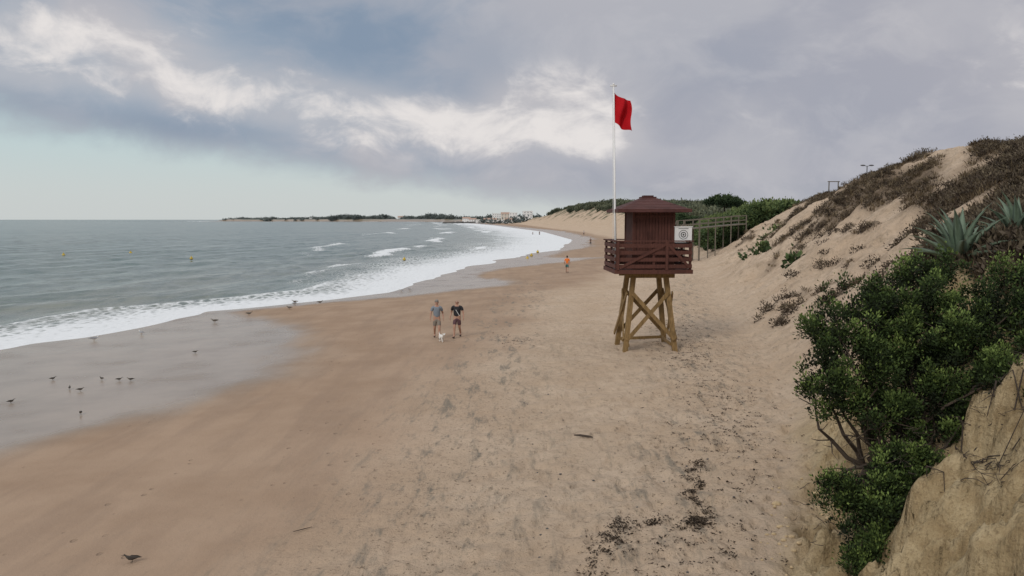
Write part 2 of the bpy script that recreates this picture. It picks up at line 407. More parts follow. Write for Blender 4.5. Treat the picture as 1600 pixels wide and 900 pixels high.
# ================= foliage =================
def leaves(name,blobs,per_m2,leaf,tuft_r,k,mat,parent=None,asp=.32,up=.55,seed=1,inner=.45,bvar=.0):
    g=np.random.default_rng(seed);Cs=[];Os=[];Bv=[]
    for (bx,by,bz,rx,ry,rz) in blobs:
        area=4*math.pi*((rx*ry+ry*rz+rx*rz)/3);n=max(4,int(area*per_m2))
        d=g.normal(size=(n,3));d/=np.linalg.norm(d,axis=1)[:,None]
        rr=inner+(1.08-inner)*g.random(n)**.45
        rr*=.82+.36*vn(d[:,0]*2.3+bx*3,d[:,1]*2.3+d[:,2]*2.9+bz,3)
        Cs.append(np.array([bx,by,bz])+d*rr[:,None]*np.array([rx,ry,rz]));Os.append(np.concatenate([d,rr[:,None]],1));Bv.append(np.full(n,(g.random()-.5)*bvar))
    C=np.concatenate(Cs);O=np.concatenate(Os);n=len(C);Bv=np.repeat(np.concatenate(Bv),k)
    tt=g.random(n)
    Ck=np.repeat(C,k,0);Ok=np.repeat(O,k,0);N_=n*k
    jit=g.normal(size=(N_,3))*tuft_r*.5
    pos=Ck+jit
    dr=Ok[:,:3]*.6+np.array([0,0,up])+g.normal(size=(N_,3))*.55+jit/tuft_r*.5
    dr/=np.linalg.norm(dr,axis=1)[:,None]
    sd=np.cross(dr,g.normal(size=(N_,3)));sd/=np.linalg.norm(sd,axis=1)[:,None]+1e-6
    L=leaf*(.6+.8*g.random(N_))[:,None]
    a=pos;b_=pos+dr*L*.5+sd*L*asp;c_=pos+dr*L;e_=pos+dr*L*.5-sd*L*asp
    V=np.stack([a,b_,c_,e_],1).reshape(-1,3)
    F=np.arange(N_*4).reshape(-1,4)
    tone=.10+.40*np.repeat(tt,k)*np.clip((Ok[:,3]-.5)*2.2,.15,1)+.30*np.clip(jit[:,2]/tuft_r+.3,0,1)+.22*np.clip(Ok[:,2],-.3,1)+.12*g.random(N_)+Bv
    return mk(name,V,F,[mat],parent=parent,attrs=dict(tone=np.clip(tone,0,1)),dom='FACE')
def tufts(name,pts,hgt,mat,k=14,spread=.18,w=.012,seed=3):
    g=np.random.default_rng(seed);n=len(pts);P=np.repeat(pts,k,0);M_=n*k
    hs=np.repeat(hgt*(.6+.8*g.random(n)),k)*(.6+.6*g.random(M_))
    a=g.random(M_)*2*math.pi;ln=.25+.7*g.random(M_)
    base=P+np.stack([np.cos(a),np.sin(a),0*a],1)*(g.random(M_)*spread)[:,None];base[:,2]-=.03
    dx=np.stack([np.cos(a)*ln,np.sin(a)*ln,np.ones(M_)],1);dx/=np.linalg.norm(dx,axis=1)[:,None]
    sd=np.stack([-np.sin(a),np.cos(a),0*a],1)*(w*(1+P[:,1]*.04))[:,None]
    tip=base+dx*hs[:,None];mid=base+dx*hs[:,None]*.55+np.array([0,0,.03])
    V=np.stack([base-sd,base+sd,mid+sd*.8,tip,mid-sd*.8],1).reshape(-1,3)
    F=np.arange(M_*5).reshape(-1,5)
    tone=np.clip(np.repeat(g.random(n),k)*.6+.4*g.random(M_),0,1)
    return mk(name,V,F,[mat],attrs=dict(tone=tone),dom='FACE')

mj=foliage('juniper_leaf',(.010,.015,.007),(.042,.070,.018),(.19,.26,.070))
mscrub=foliage('scrub_leaf',(.03,.022,.016),(.075,.056,.04),(.16,.13,.085))
mdry=foliage('dry_grass',(.08,.055,.035),(.165,.125,.08),(.32,.25,.155))
mgreen=foliage('shrub_leaf',(.022,.036,.015),(.06,.095,.035),(.15,.19,.07))
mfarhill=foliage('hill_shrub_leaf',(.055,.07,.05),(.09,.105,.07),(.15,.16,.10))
mfar=foliage('hazed_tree_leaf',(.10,.125,.125),(.13,.155,.15),(.175,.20,.19))  # paler, bluish leaf colours: distance haze painted in
mpine=foliage('pine_leaf',(.015,.028,.014),(.035,.058,.026),(.08,.115,.045))
bark=simple('bark',(.075,.055,.04),.9,.4,20,.5)
deadw=simple('dead_twig',(.06,.045,.035),.9,.4,20,.3)
g=random.Random(4)

# juniper bush on the eroded bank : leafy billows built from many small clumps
JB=[(5.15,11.7,4.90,.52,.5,.42),(5.75,12.0,4.95,.45,.6,.48),(6.40,12.2,5.20,.60,.7,.50),(6.75,12.5,5.40,.40,.6,.40),(6.35,11.9,4.70,.80,.7,.60),(7.4,12.1,4.95,.70,.7,.55),(8.2,12.3,5.10,.75,.8,.62),(8.9,12.6,5.1,.75,.8,.7),(7.9,11.5,4.55,.75,.6,.55),(8.5,11.6,4.6,.7,.6,.6),(7.7,11.0,4.30,.65,.45,.38),(8.3,11.2,4.35,.5,.45,.45),
(5.10,11.5,4.30,.60,.5,.50),(4.75,11.4,3.95,.42,.4,.38),(6.7,11.5,4.15,.75,.5,.48),(5.9,11.5,4.05,.65,.5,.5),(7.1,11.0,3.95,.60,.4,.34),(6.3,11.2,3.5,.45,.3,.32),(5.5,11.2,3.65,.42,.3,.30),(7.4,10.8,4.15,.5,.4,.3),
(5.6,10.9,2.85,.40,.3,.32),(5.15,10.8,2.55,.42,.35,.36),(5.55,10.65,2.35,.46,.38,.40),(5.0,10.6,2.05,.36,.3,.32),(5.3,10.4,1.80,.36,.3,.30),(4.7,10.8,2.6,.26,.25,.22),(5.95,10.9,2.8,.34,.28,.32),(4.95,10.4,1.7,.22,.2,.2)]
SB=[];gj=np.random.default_rng(21)
for (bx,by,bz,rx,ry,rz) in JB:
    n_=int(10+17*rx)
    for i in range(n_):
        d=gj.normal(size=3);d/=np.linalg.norm(d);s_=gj.uniform(.75,1.14);r=gj.uniform(.08,.19)*(.7+.5*rx)
        SB.append((bx+d[0]*rx*s_,by+d[1]*ry*s_,bz+d[2]*rz*s_,r,r,r*gj.uniform(.8,1.5)))
for (bx,bz) in[(4.85,5.35),(4.92,5.15),(5.62,5.55),(6.62,5.95),(6.72,5.82),(4.85,4.62),(7.0,5.75),(4.55,4.15),(5.35,5.45),(6.2,5.8),(5.1,5.5)]:
    SB.append((bx,11.8,bz,.07,.07,.18))
bush=empty('juniper_bush',(0,0,0))
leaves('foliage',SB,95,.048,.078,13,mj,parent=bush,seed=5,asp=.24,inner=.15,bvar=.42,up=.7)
leaves('inner_foliage',[(a,b_+.1,c_,d*.78,e*.7,f*.78) for a,b_,c_,d,e,f in JB],26,.06,.12,16,foliage('juniper_inner_shade',(.006,.008,.005),(.016,.022,.010),(.03,.045,.016)),parent=bush,seed=6,inner=.3)  # near-black leaf colour paints the shade inside the bush
mb=MB();root=Vector((6.0,11.7,2.6))
for (bx,by,bz,rx,ry,rz) in JB:
    tgt=Vector((bx,by,bz));r0=root+Vector((g.uniform(-.5,.5),g.uniform(-.2,.2),g.uniform(-.1,.2)))
    for q_ in range(3):
        tt=tgt+Vector((g.uniform(-1,1)*rx,g.uniform(-1,1)*ry,g.uniform(-1,1)*rz))*.85
        pts=[r0.lerp(tt,u)+Vector((g.uniform(-.12,.12),g.uniform(-.12,.12),g.uniform(-.08,.08)))*(1 if 0<u<1 else 0) for u in(0,.2,.4,.6,.8,1)]
        mb.tube(pts,[.045,.036,.028,.02,.012,.005],6)
        for _ in range(5):
            s_=pts[g.randint(1,4)];e_=s_+Vector((g.uniform(-.5,.5),g.uniform(-.5,.2),g.uniform(-.45,.3)))
            md=(s_+e_)/2+Vector((g.uniform(-.08,.08),0,g.uniform(-.08,.08)));mb.tube([s_,md,e_],[.011,.008,.003],4)
mb.out('branches',[bark],bush)

mb=MB()
def onbank(x,y,h=.03): return Vector((x,y,tz(x,y)+h))
for (x0,y0,x1,y1,r) in[(5.9,11,7.4,10.2,.020),(5.6,10.6,6.6,9.6,.015),(6.2,10.8,7.0,9.5,.013),(6.6,11.2,8.2,10.4,.018),(5.9,10.4,6.4,9.1,.011),(5.5,10.2,6.1,8.9,.009),(6.9,10.6,7.3,9.3,.010)]:
    pts=[]
    for i in range(14):
        u=i/13;pts.append(onbank(x0+(x1-x0)*u+g.uniform(-.10,.10),y0+(y1-y0)*u+g.uniform(-.10,.10),g.uniform(.0,.13)))
    mb.tube(pts,[r*(1-.05*i) for i in range(14)],5)
    for _ in range(12):
        s_=pts[g.randint(2,12)];e_=s_+Vector((g.uniform(-.3,.3),g.uniform(-.35,.1),g.uniform(-.2,.12)));mb.tube([s_,(s_+e_)/2+Vector((.04,0,.04)),e_],[r*.45,r*.3,r*.12],4)
mb.out('exposed_roots',[deadw])
mb=MB()
for (cx,cy,n_,R) in[(7.6,10.9,170,.7),(8.1,10.8,150,.6),(6.9,10.9,90,.5),(4.75,11.4,22,.5),(5.5,11.0,110,.6),(6.3,10.0,25,.3)]:
    for _ in range(n_):
        x_=cx+g.gauss(0,R*.5);y_=cy+g.gauss(0,.3);p=onbank(x_,y_,0)
        if cx<6: p.z+=g.uniform(.2,1.2)
        a=g.uniform(0,6.28);L=g.uniform(.12,.36);pts=[p]
        for i in range(4): pts.append(pts[-1]+Vector((math.cos(a)*.5+g.uniform(-.4,.4),math.sin(a)*.5+g.uniform(-.4,.4),g.uniform(-.1,.5)))*L/3)
        mb.tube(pts,[.006,.005,.004,.003,.0015],4)
mb.out('dead_brushwood',[deadw])
clod=simple('sand_clod',(.48,.365,.22),.95,.25,12,.6)
mb=MB()
for _ in range(70):
    y_=g.uniform(8,14.5);x_=float(ip(TOE,y_))+abs(g.gauss(0,.8))-.3;r=g.uniform(.015,.045)*(1.7 if g.random()<.1 else 1)
    mb.ell((x_,y_,tz(x_,y_)+r*.2),(r*g.uniform(.8,1.5),r,r*.65),0,6,4)
mb.out('sand_clods',[clod])

def sample(n,ylo,yhi,dlo,dhi,thr=.45,seed=1):
    g=np.random.default_rng(seed);yy=ylo*(yhi/ylo)**g.random(n);q=dlo+(dhi-dlo)*g.random(n)
    xx=ip(TOE,yy)+q*ip(DC,yy);mk_=masks(xx,yy)
    keep=mk_>thr+.25*g.random(n);xx=xx[keep];yy=yy[keep]
    return np.stack([xx,yy,terrain(xx,yy)],1)
pt=sample(36000,9,120,.1,2.2,.36,2);tufts('dune_grass',pt,.27,mdry,11,.18,.006)
ps=sample(10000,13,120,.2,2.2,.42,4)
gg=np.random.default_rng(5)
BL=[(p[0],p[1],p[2]+.04,r,r,r*.45) for p,r in zip(ps,.14+.42*gg.random(len(ps))**2.2)]
leaves('dune_scrub',BL,9,.12,.14,9,mscrub,seed=6,asp=.2,inner=.3,bvar=.4)
CL=[]
for (cx,cy,n_,R) in[(12.6,36,9,.9),(13.6,38,8,.8),(11.6,33,5,.5),(14.6,32,7,.9),(16.5,40,7,1.0),(19,44,6,.8),(15.5,29,9,1.2),(21,50,7,1.3),(12.3,24.5,8,.9),(22,53,9,1.5),(24,58,9,1.5),(19,49,7,1)]:
    for _ in range(n_):
        x_=cx+g.gauss(0,R*.7);y_=cy+g.gauss(0,R);r=g.uniform(.15,.42);CL.append((x_,y_,tz(x_,y_)+.05,r,r,r*.6))
leaves('dark_scrub_clumps',CL,16,.11,.15,12,mscrub,seed=8,asp=.2,inner=.2,bvar=.3)
GC=[]
for (cx,cy,n_,R) in[(17.2,47,4,.4),(19.5,60,5,.6),(27,80,6,1.2)]:
    for _ in range(n_):
        x_=cx+g.gauss(0,R*.7);y_=cy+g.gauss(0,R);r=g.uniform(.15,.4);GC.append((x_,y_,tz(x_,y_)+.05,r,r,r*.5))
for _ in range(420):
    y_=g.uniform(98,165);ra=g.uniform(.19,.372);x_=y_*ra;d_=x_-float(ip(TOE,y_))
    if d_<2.5: continue
    zt=H+y_*np.interp(ra,[.19,.25,.30,.36,.372],[.010,.024,.026,.026,.020])*g.uniform(.6,1.05);z0=tz(x_,y_)
    if zt-z0<.5: continue
    r=min(g.uniform(.8,2.2),(zt-z0)*.55);GC.append((x_,y_,min(zt-r,z0+r*.6),r*1.35,r*1.2,r))
leaves('green_thicket',GC,3.2,.34,.45,14,mgreen,seed=9,inner=.5,bvar=.35)
FG=[]
for _ in range(420):
    y_=180*(900/180)**g.random();d_=float(ip(DC,y_))*g.uniform(.72,2.0);x_=float(ip(TOE,y_))+d_
    r=g.uniform(.6,1.7)*(1+y_/500);FG.append((x_,y_,tz(x_,y_)+r*.1,r*1.4,r*1.4,r*.5))
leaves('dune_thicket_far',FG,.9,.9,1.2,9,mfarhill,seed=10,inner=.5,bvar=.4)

# agaves
mag,N,b=newmat('agave_leaf')
P=N.n('ShaderNodeTexCoord').outputs['Object'];nz=N.noise(N.map(P,(6,6,1)),3,4)
N.put(b.inputs['Base Color'],N.mix(nz,(.085,.13,.085),(.17,.225,.155)));b.inputs['Roughness'].default_value=.6
def agave(x_,y_,R,nl=26,seed=1,dz=0):
    g=random.Random(seed);o=MB();zz=tz(x_,y_)
    for i in range(nl):
        a=i*2.399;e=math.radians(22+62*(i/nl)+g.uniform(-6,6));L=R*g.uniform(.85,1.1)
        ax=Vector((math.cos(a),math.sin(a),0));sd_=Vector((-math.sin(a),math.cos(a),0));v=[];f=[]
        n=8
        for j in range(n+1):
            u=j/n;ee=e-.25*u*u;p=ax*(math.cos(ee)*L*u+.06)+Vector((0,0,math.sin(ee)*L*u))
            wd_=.062*R*(.75+.6*math.sin(math.pi*min(1,u*1.1)))*(1-u**3)+.001
            nr=(Vector((0,0,1))*math.cos(ee)-ax*math.sin(ee))
            v+=[p-sd_*wd_+nr*wd_*.5,p,p+sd_*wd_+nr*wd_*.5,p-nr*wd_*.35]
        for j in range(n):
            q=j*4
            f+=[(q,q+4,q+5,q+1),(q+1,q+5,q+6,q+2),(q+2,q+6,q+7,q+3),(q+3,q+7,q+4,q)]
        o.add(v,f)
    ob=o.out('agave_plant',[mag],smooth=True);ob.location=(x_,y_,zz+dz);return ob
agave(8.75,15.0,1.2,28,1,-.05);agave(10.05,15.3,1.05,26,2,-.2);agave(9.4,16.3,.8,22,3,-.1)

def pine(x_,y_,hgt,cw,seed,flat=.28):
    g=random.Random(seed);e=empty('pine_tree',(x_,y_,tz(x_,y_)-.2))
    o=MB();top=Vector((g.uniform(-.5,.5),0,hgt*.72))
    o.tube([(0,0,0),(top.x*.4,0,hgt*.35),top],[.28,.22,.15],8)
    B=[]
    for i in range(11):
        a=i*2.4;r=cw*.5*math.sqrt((i+.5)/11)
        p=Vector((top.x+math.cos(a)*r,math.sin(a)*r,hgt*(.86-.12*(r/(cw*.5))**2)+g.uniform(-.2,.2)))
        o.tube([top*.85,(top+p)/2,p],[.1,.07,.03],5);B.append((p.x,p.y,p.z,cw*.17,cw*.17,cw*flat*.33))
    o.out('trunk',[bark],e);leaves('crown',B,6,.3,.4,12,mpine,parent=e,seed=seed)
pine(46.5,168,7.6,6.5,1);pine(50,176,6.2,5,2);pine(36,165,6.8,6,3);pine(32.5,158,5.8,4.5,4);pine(40,170,5.4,5,5);pine(59,180,4.8,5,6)

# headland
HB=[]
for _ in range(600):
    u=g.random();
    if u<.62:
        y_=g.uniform(2250,2900);x_=float(ip(XW,y_))+g.uniform(60,520);k_=np.interp(x_/y_,[-.38,-.28,-.2,-.1],[.3,.6,1.1,1.0])
    else: y_=g.uniform(1150,2250);x_=float(ip(TOE,y_))+g.uniform(35,260);k_=.8
    sc_=y_/2000*k_
    r=g.uniform(2.5,5.5)*sc_*(1.7 if g.random()<.12 else 1);HB.append((x_,y_,tz(x_,y_)+r*.4-4*(1-k_),r*1.9,r*1.5,r*.8))
for _ in range(14):
    y_=2150+g.uniform(-30,60);x_=y_*g.uniform(-.118,-.088);HB.append((x_,y_,tz(x_,y_)+g.uniform(4,8),5,5,6))
for (x_,y_) in[(-6,985),(-18,1050),(-30,1110),(14,975),(-45,1200),(3,1000),(-60,1350),(-24,1040)]:
    r=g.uniform(2,3.4);HB.append((x_,y_,tz(x_,y_)+r*.6,r*1.5,r*1.3,r))
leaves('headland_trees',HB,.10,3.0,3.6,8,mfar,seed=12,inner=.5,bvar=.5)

wh=simple('white_wall',(.80,.80,.79),.8,.05,.3);gl=simple('window_glass',(.22,.23,.25),.3,.2,1);tl=simple('roof_tile',(.40,.28,.22),.8,.2,1);cr=simple('cream_wall',(.62,.57,.50),.8,.08,.3)  # house colours lightened to paint in distance haze
def house(x_,y_,w_,d_,h_,fl,wall,gable,rz):
    z_=tz(x_,y_)-1;e=empty('white_house' if wall is wh else 'cream_house',(x_,y_,z_),rz)
    o=MB();o.box((0,0,h_/2),(w_,d_,h_));
    if not gable: o.box((0,0,h_+.3),(w_+.4,d_+.4,.6))
    o.out('walls',[wall],e)
    o=MB();nw=max(2,int(w_/3.6))
    for k_ in range(fl):
        for i in range(nw):
            o.box((-w_/2+(i+.5)*w_/nw,-d_/2-.03,(k_+.55)*h_/fl),(1.2,.12,1.4))
        for sx in(-1,1): o.box((sx*(w_/2+.03),0,(k_+.55)*h_/fl),(.12,1.2,1.4))
    o.out('windows',[gl],e)
    o=MB();o.box((w_*.1,-d_/2-.05,1.1),(1.2,.2,2.2));o.out('door',[bark],e)
    if gable:
        o=MB();a=w_/2+.4;b_=d_/2+.4
        o.add([(-a,-b_,h_),(a,-b_,h_),(a,b_,h_),(-a,b_,h_),(-a,0,h_+d_*.28),(a,0,h_+d_*.28)],[(0,1,5,4),(2,3,4,5),(0,4,3),(1,2,5),(0,3,2,1)]);o.out('roof',[tl],e)
for a in[(20,1000,12,12,12,4,wh,False,.1),(9,1010,11,12,7,2,wh,False,-.1),(-3,1040,11,10,5.5,2,wh,True,.2),(-16,1090,11,10,5.5,2,wh,False,0),(-29,1150,12,10,6,2,wh,True,.1),(-41,1250,12,10,6,2,wh,True,-.2),(-56,1320,12,10,6,2,wh,False,.1),(-28,1420,16,11,10,3,wh,False,0),(-74,1440,14,10,7,2,wh,True,.1),(2,1150,12,10,10,3,wh,False,0),(-92,1600,14,12,8,2,wh,False,0),(-104,1760,18,12,9,2,wh,True,0),(-10,1200,14,10,10,3,cr,True,0),(-420,2330,20,14,9,2,wh,False,0),(-520,2420,18,14,8,2,wh,True,0),(-640,2480,20,14,8,2,wh,False,0),(-330,2300,20,14,9,2,wh,True,0)]: house(*a)
rk=simple('rock',(.10,.095,.09),.9,.3,.4,.4)
mb=MB()
for _ in range(90):
    u=g.random();x_=-118+u*66;y_=1330+g.uniform(-6,6);mb.ell((x_,y_,g.uniform(-.2,1.9)*(1-abs(u-.55))),(g.uniform(2,4),g.uniform(2,3),g.uniform(1,2)),0,6,4)
mb.out('rock_breakwater',[rk])

# ================= LIFEGUARD TOWER =================
red=wood('red_brown_boards',(.074,.028,.021),(.118,.046,.034));yel=wood('treated_timber',(.165,.105,.042),(.30,.195,.085),.75,(9,9,1.2))
rof=wood('roof_boards',(.070,.026,.023),(.108,.042,.036),.7,(1.2,9,9));drk=simple('dark_gap',(.012,.01,.01),.9)
whp=simple('white_paint',(.78,.78,.77),.5,.05,6);blk=simple('black_mark',(.03,.03,.035),.6)
cx,cy=5.5,31.4
T=empty('lifeguard_tower',(cx,cy,0),math.radians(2))
def lz(lx,ly): return tz(cx+lx,cy+ly)
mb=MB();pb=4.33
feet={};tops={}
for sx in(-1,1):
    for sy in(-1,1):
        f=Vector((sx*1.02,sy*.95,lz(sx*1.02,sy*.95)-.15));t_=Vector((sx*.66,sy*.66,pb-.12))
        feet[sx,sy]=f;tops[sx,sy]=t_;mb.beam(f,t_,.19,.19,up=(0,1,0))
def lerp(a,b,u): return a+(b-a)*u
for s_,ax in((-1,'y'),(1,'y'),(-1,'x'),(1,'x')):
    if ax=='y': A=(-1,s_);B=(1,s_);off_=Vector((0,s_*.122,0))
    else: A=(s_,-1);B=(s_,1);off_=Vector((s_*.122,0,0))
    for k_,(p,q) in enumerate(((A,B),(B,A))):
        a=lerp(feet[p],tops[p],.20)+off_*(1+k_*.55);b_=lerp(feet[q],tops[q],.80)+off_*(1+k_*.55)
        mb.beam(a,b_,.15,.05,up=off_)
    a=lerp(feet[A],tops[A],.13)-off_;b_=lerp(feet[B],tops[B],.13)-off_
    if ax=='y' and s_==1 or ax=='x': mb.beam(a,b_,.12,.05,up=off_)
for yy in(-.66,.66): mb.box((0,yy,pb-.06),(2.0,.14,.2))
for xx in(-.66,0,.66): mb.box((xx,0,pb+.09),(.12,2.7,.12))
mb.out('legs_and_braces',[yel],T)
mb=MB();hw,hd=1.5,1.4;fz=pb+.15
for i in range(20): mb.box((0,-hd+.07+i*.14,fz+.025),(2*hw,.13,.045))
for sy in(-1,1): mb.box((0,sy*(hd+.022),fz-.02),(2*hw+.08,.04,.16))
for sx in(-1,1): mb.box((sx*(hw+.022),0,fz-.02),(.04,2*hd,.16))
mb.out('platform_deck',[red],T)
mb=MB();rh=1.10;z0=fz+.05
for sx in(-1,0,1):
    for sy in(-1,1):
        mb.box((sx*(hw-.06),sy*(hd-.06),z0+rh/2),(.09,.09,rh))
for sx in(-1,1): mb.box((sx*(hw-.06),0,z0+rh/2),(.09,.09,rh))
for j in range(4):
    zz=z0+.14+j*.27;bh=.15
    for sy in(-1,1): mb.box((0,sy*(hd+.005),zz),(2*hw,.03,bh))
    for sx in(-1,1): mb.box((sx*(hw+.005),0,zz),(.03,2*hd-.1,bh))
for sy in(-1,1): mb.box((0,sy*(hd-.04),z0+rh+.03),(2*hw+.12,.16,.045))
for sx in(-1,1): mb.box((sx*(hw-.04),0,z0+rh+.028),(.16,2*hd-.3,.045))
mb.beam((-1.35,-hd-.045,z0+.08),(.45,-hd-.045,z0+1.0),.10,.03,up=(0,1,0))
mb.beam((.55,-hd-.045,z0+1.0),(1.4,-hd-.045,z0+.1),.10,.03,up=(0,1,0))
mb.box((.5,-hd-.048,z0+.55),(.1,.035,1.1));mb.box((-1.42,-hd-.048,z0+.55),(.1,.035,1.1))
mb.out('railing',[red],T)
mb=MB();hx0,hx1,hy0,hy1=-.68,.92,-.70,.95;hz0=z0;hz1=6.82
mb.box(((hx0+hx1)/2,(hy0+hy1)/2,(hz0+hz1)/2),(hx1-hx0-.05,hy1-hy0-.05,hz1-hz0),1)
nb=13
for i in range(nb):
    xx=hx0+(i+.5)*(hx1-hx0)/nb;o_=.008*(i%3)
    for yy in(hy0-o_,hy1+o_): mb.box((xx,yy,(hz0+hz1)/2),((hx1-hx0)/nb-.014,.035,hz1-hz0-.01))
for i in range(nb):
    yy=hy0+.03+(i+.5)*(hy1-hy0-.06)/nb
    for xx in(hx0,hx1): mb.box((xx,yy,(hz0+hz1)/2),(.035,(hy1-hy0)/nb-.014,hz1-hz0-.01))
for xx in(hx0-.01,hx1+.01):
    for yy in(hy0-.01,hy1+.01): mb.box((xx,yy,(hz0+hz1)/2+.003),(.09,.09,hz1-hz0))
mb.box((hx0+.52,hy0-.045,5.6),(.05,.03,2.1));mb.box(((hx0+hx1)/2,hy0-.045,6.62),(1.5,.03,.08))
mb.out('hut_walls',[red,drk],T)
mb=MB();rcx,rcy=(hx0+hx1)/2-.08,(hy0+hy1)/2;ez=6.82
L_=7
for i in range(L_):
    u0=i/L_;u1=(i+1)/L_+.02
    a0=1.42*(1-u0)+.30*u0;a1=1.42*(1-min(1,u1))+.30*min(1,u1);z0_=ez+.07+.46*u0+.014;z1_=ez+.07+.46*u1
    v=[(rcx+sx*a,rcy+sy*a,zz) for a,zz in((a0,z0_),(a1,z1_)) for sx,sy in((-1,-1),(1,-1),(1,1),(-1,1))]
    vb=[(p[0],p[1],p[2]-.02) for p in v[:4]]
    mb.add(v+vb,[(0,1,5,4),(1,2,6,5),(2,3,7,6),(3,0,4,7),(8,9,1,0),(9,10,2,1),(10,11,3,2),(11,8,0,3)])
mb.box((rcx,rcy,ez+.02),(2.8,2.8,.05));
for s_ in(-1,1):
    mb.box((rcx,rcy+s_*1.42,ez+.03),(2.9,.04,.13));mb.box((rcx+s_*1.42,rcy,ez+.03),(.04,2.78,.13))
mb.box((rcx,rcy,ez+.57),(.60,.60,.06));mb.box((rcx,rcy,ez+.63),(.40,.40,.05))
mb.out('roof',[rof],T)
mb=MB();bx,by,bz_=1.29,-.62,5.90
mb.box((bx,by,bz_),(.68,.42,.60),0);mb.box((bx,by,bz_+.315),(.72,.46,.03),0);mb.box((bx,by,bz_-.33),(.60,.34,.06),1)
n=24
for r0,r1,mm in((.165,.185,1),(.0,.11,1),(.04,.075,0)):
    v=[];f=[]
    for i in range(n):
        a=2*math.pi*i/n
        for r in(r0,r1): v.append((bx+r*math.cos(a),by-.216-(.004 if mm==0 else 0),bz_+r*math.sin(a)))
    for i in range(n): j=(i+1)%n;f.append((2*i,2*i+1,2*j+1,2*j))
    mb.add(v,f,mm)
for zz in(-.24,.24): mb.box((bx,by-.214,bz_+zz),(.4,.006,.02),1)
mb.out('equipment_box',[whp,blk],T)

fp=empty('flagpole',(4.17,31.0,5.0))
mb=MB();mb.tube([(0.03,0,-.6),(-.04,0,2),(-.15,0,6.75)],[.05,.045,.035],12);mb.box((-.15,0,6.78),(.26,.06,.05));mb.ell((-.15,0,6.84),(.05,.05,.04))
mb.box((.0,0,.2),(.16,.12,.05));mb.box((.02,0,-.45),(.16,.12,.05))
mb.out('pole',[whp],fp,True)
mb=MB()
mb.tube([(-.10,-.05,.2),(-.19,-.05,6.7)],.006,4);mb.out('halyard',[whp],fp)
nu,nv=26,30;V=[]
for j in range(nv):
    for i in range(nu):
        u=i/(nu-1);v=j/(nv-1)
        x_=u*.66*(1-.12*math.sin(v*2.4))+.05*math.sin(v*6)*u+.10*u*v;zd=-v*1.16-u*.42-.10*math.sin(u*5)*u-.06*u*v
        yd=.13*math.sin(u*9+v*3.0)*(.3+u)+.05*math.sin(v*8+u*4)*u
        x_-=.03*math.sin(u*9+v*3)
        V.append((x_-.115,yd,6.52+zd))
mr,N,b=newmat('red_flag_cloth');P=N.n('ShaderNodeTexCoord').outputs['Object'];N.put(b.inputs['Base Color'],N.mix(N.noise(P,5,3),(.38,.005,.010),(.50,.010,.016)));b.inputs['Roughness'].default_value=.8;b.inputs['Specular IOR Level'].default_value=.15
mk('red_flag',V,grid_faces(nv,nu),[mr],smooth=True,parent=fp)

gw=wood('grey_timber',(.12,.105,.085),(.20,.175,.14))
mb=MB()
W0=Vector((29.0,97,5.95));W1=Vector((22.6,94.5,5.45));W2=Vector((20.6,94,5.3));W3=Vector((18.6,93,tz(18.6,93)+.1))
def run(a,b,step=2.2):
    n=max(1,int((b-a).length/step));d=(b-a).normalized();sd_=d.cross(Vector((0,0,1))).normalized()
    mb.beam(a,b,1.6,.12)
    for s_ in(-1,1):
        o_=sd_*s_*.75
        for hh_ in(1.05,.5): mb.beam(a+o_+Vector((0,0,hh_)),b+o_+Vector((0,0,hh_)),.08,.10)
        for i in range(n+1):
            p=a.lerp(b,i/n)+o_;zz=tz(p.x,p.y);mb.beam((p.x,p.y,min(zz-.2,p.z-.3)),(p.x,p.y,p.z+1.1),.11,.11,up=(0,1,0))
run(W0,W1);run(W1,W2);run(W2,W3,1.5)
mb.out('wooden_walkway',[gw])

gm=simple('grey_metal',(.12,.12,.125),.5,.1,3)
mb=MB();x_,y_=41.2,90;zb=tz(x_,y_)
ht=12.7
mb.tube([(x_,y_,zb-.3),(x_,y_,ht)],[.09,.055],8)
for s_ in(-1,1):
    mb.tube([(x_,y_,ht-.05),(x_+s_*.4,y_,ht+.05)],.03,6);mb.ell((x_+s_*.5,y_,ht+.06),(.3,.16,.09))
mb.out('street_lamp',[gm])
mb=MB();y_=84
for xx in(34.4,35.4): zz=tz(xx,y_);mb.box((xx,y_,(zz+10.6)/2),(.09,.09,10.6-zz))
mb.box((34.9,y_,10.6),(1.3,.09,.09));mb.out('wooden_frame',[gw])

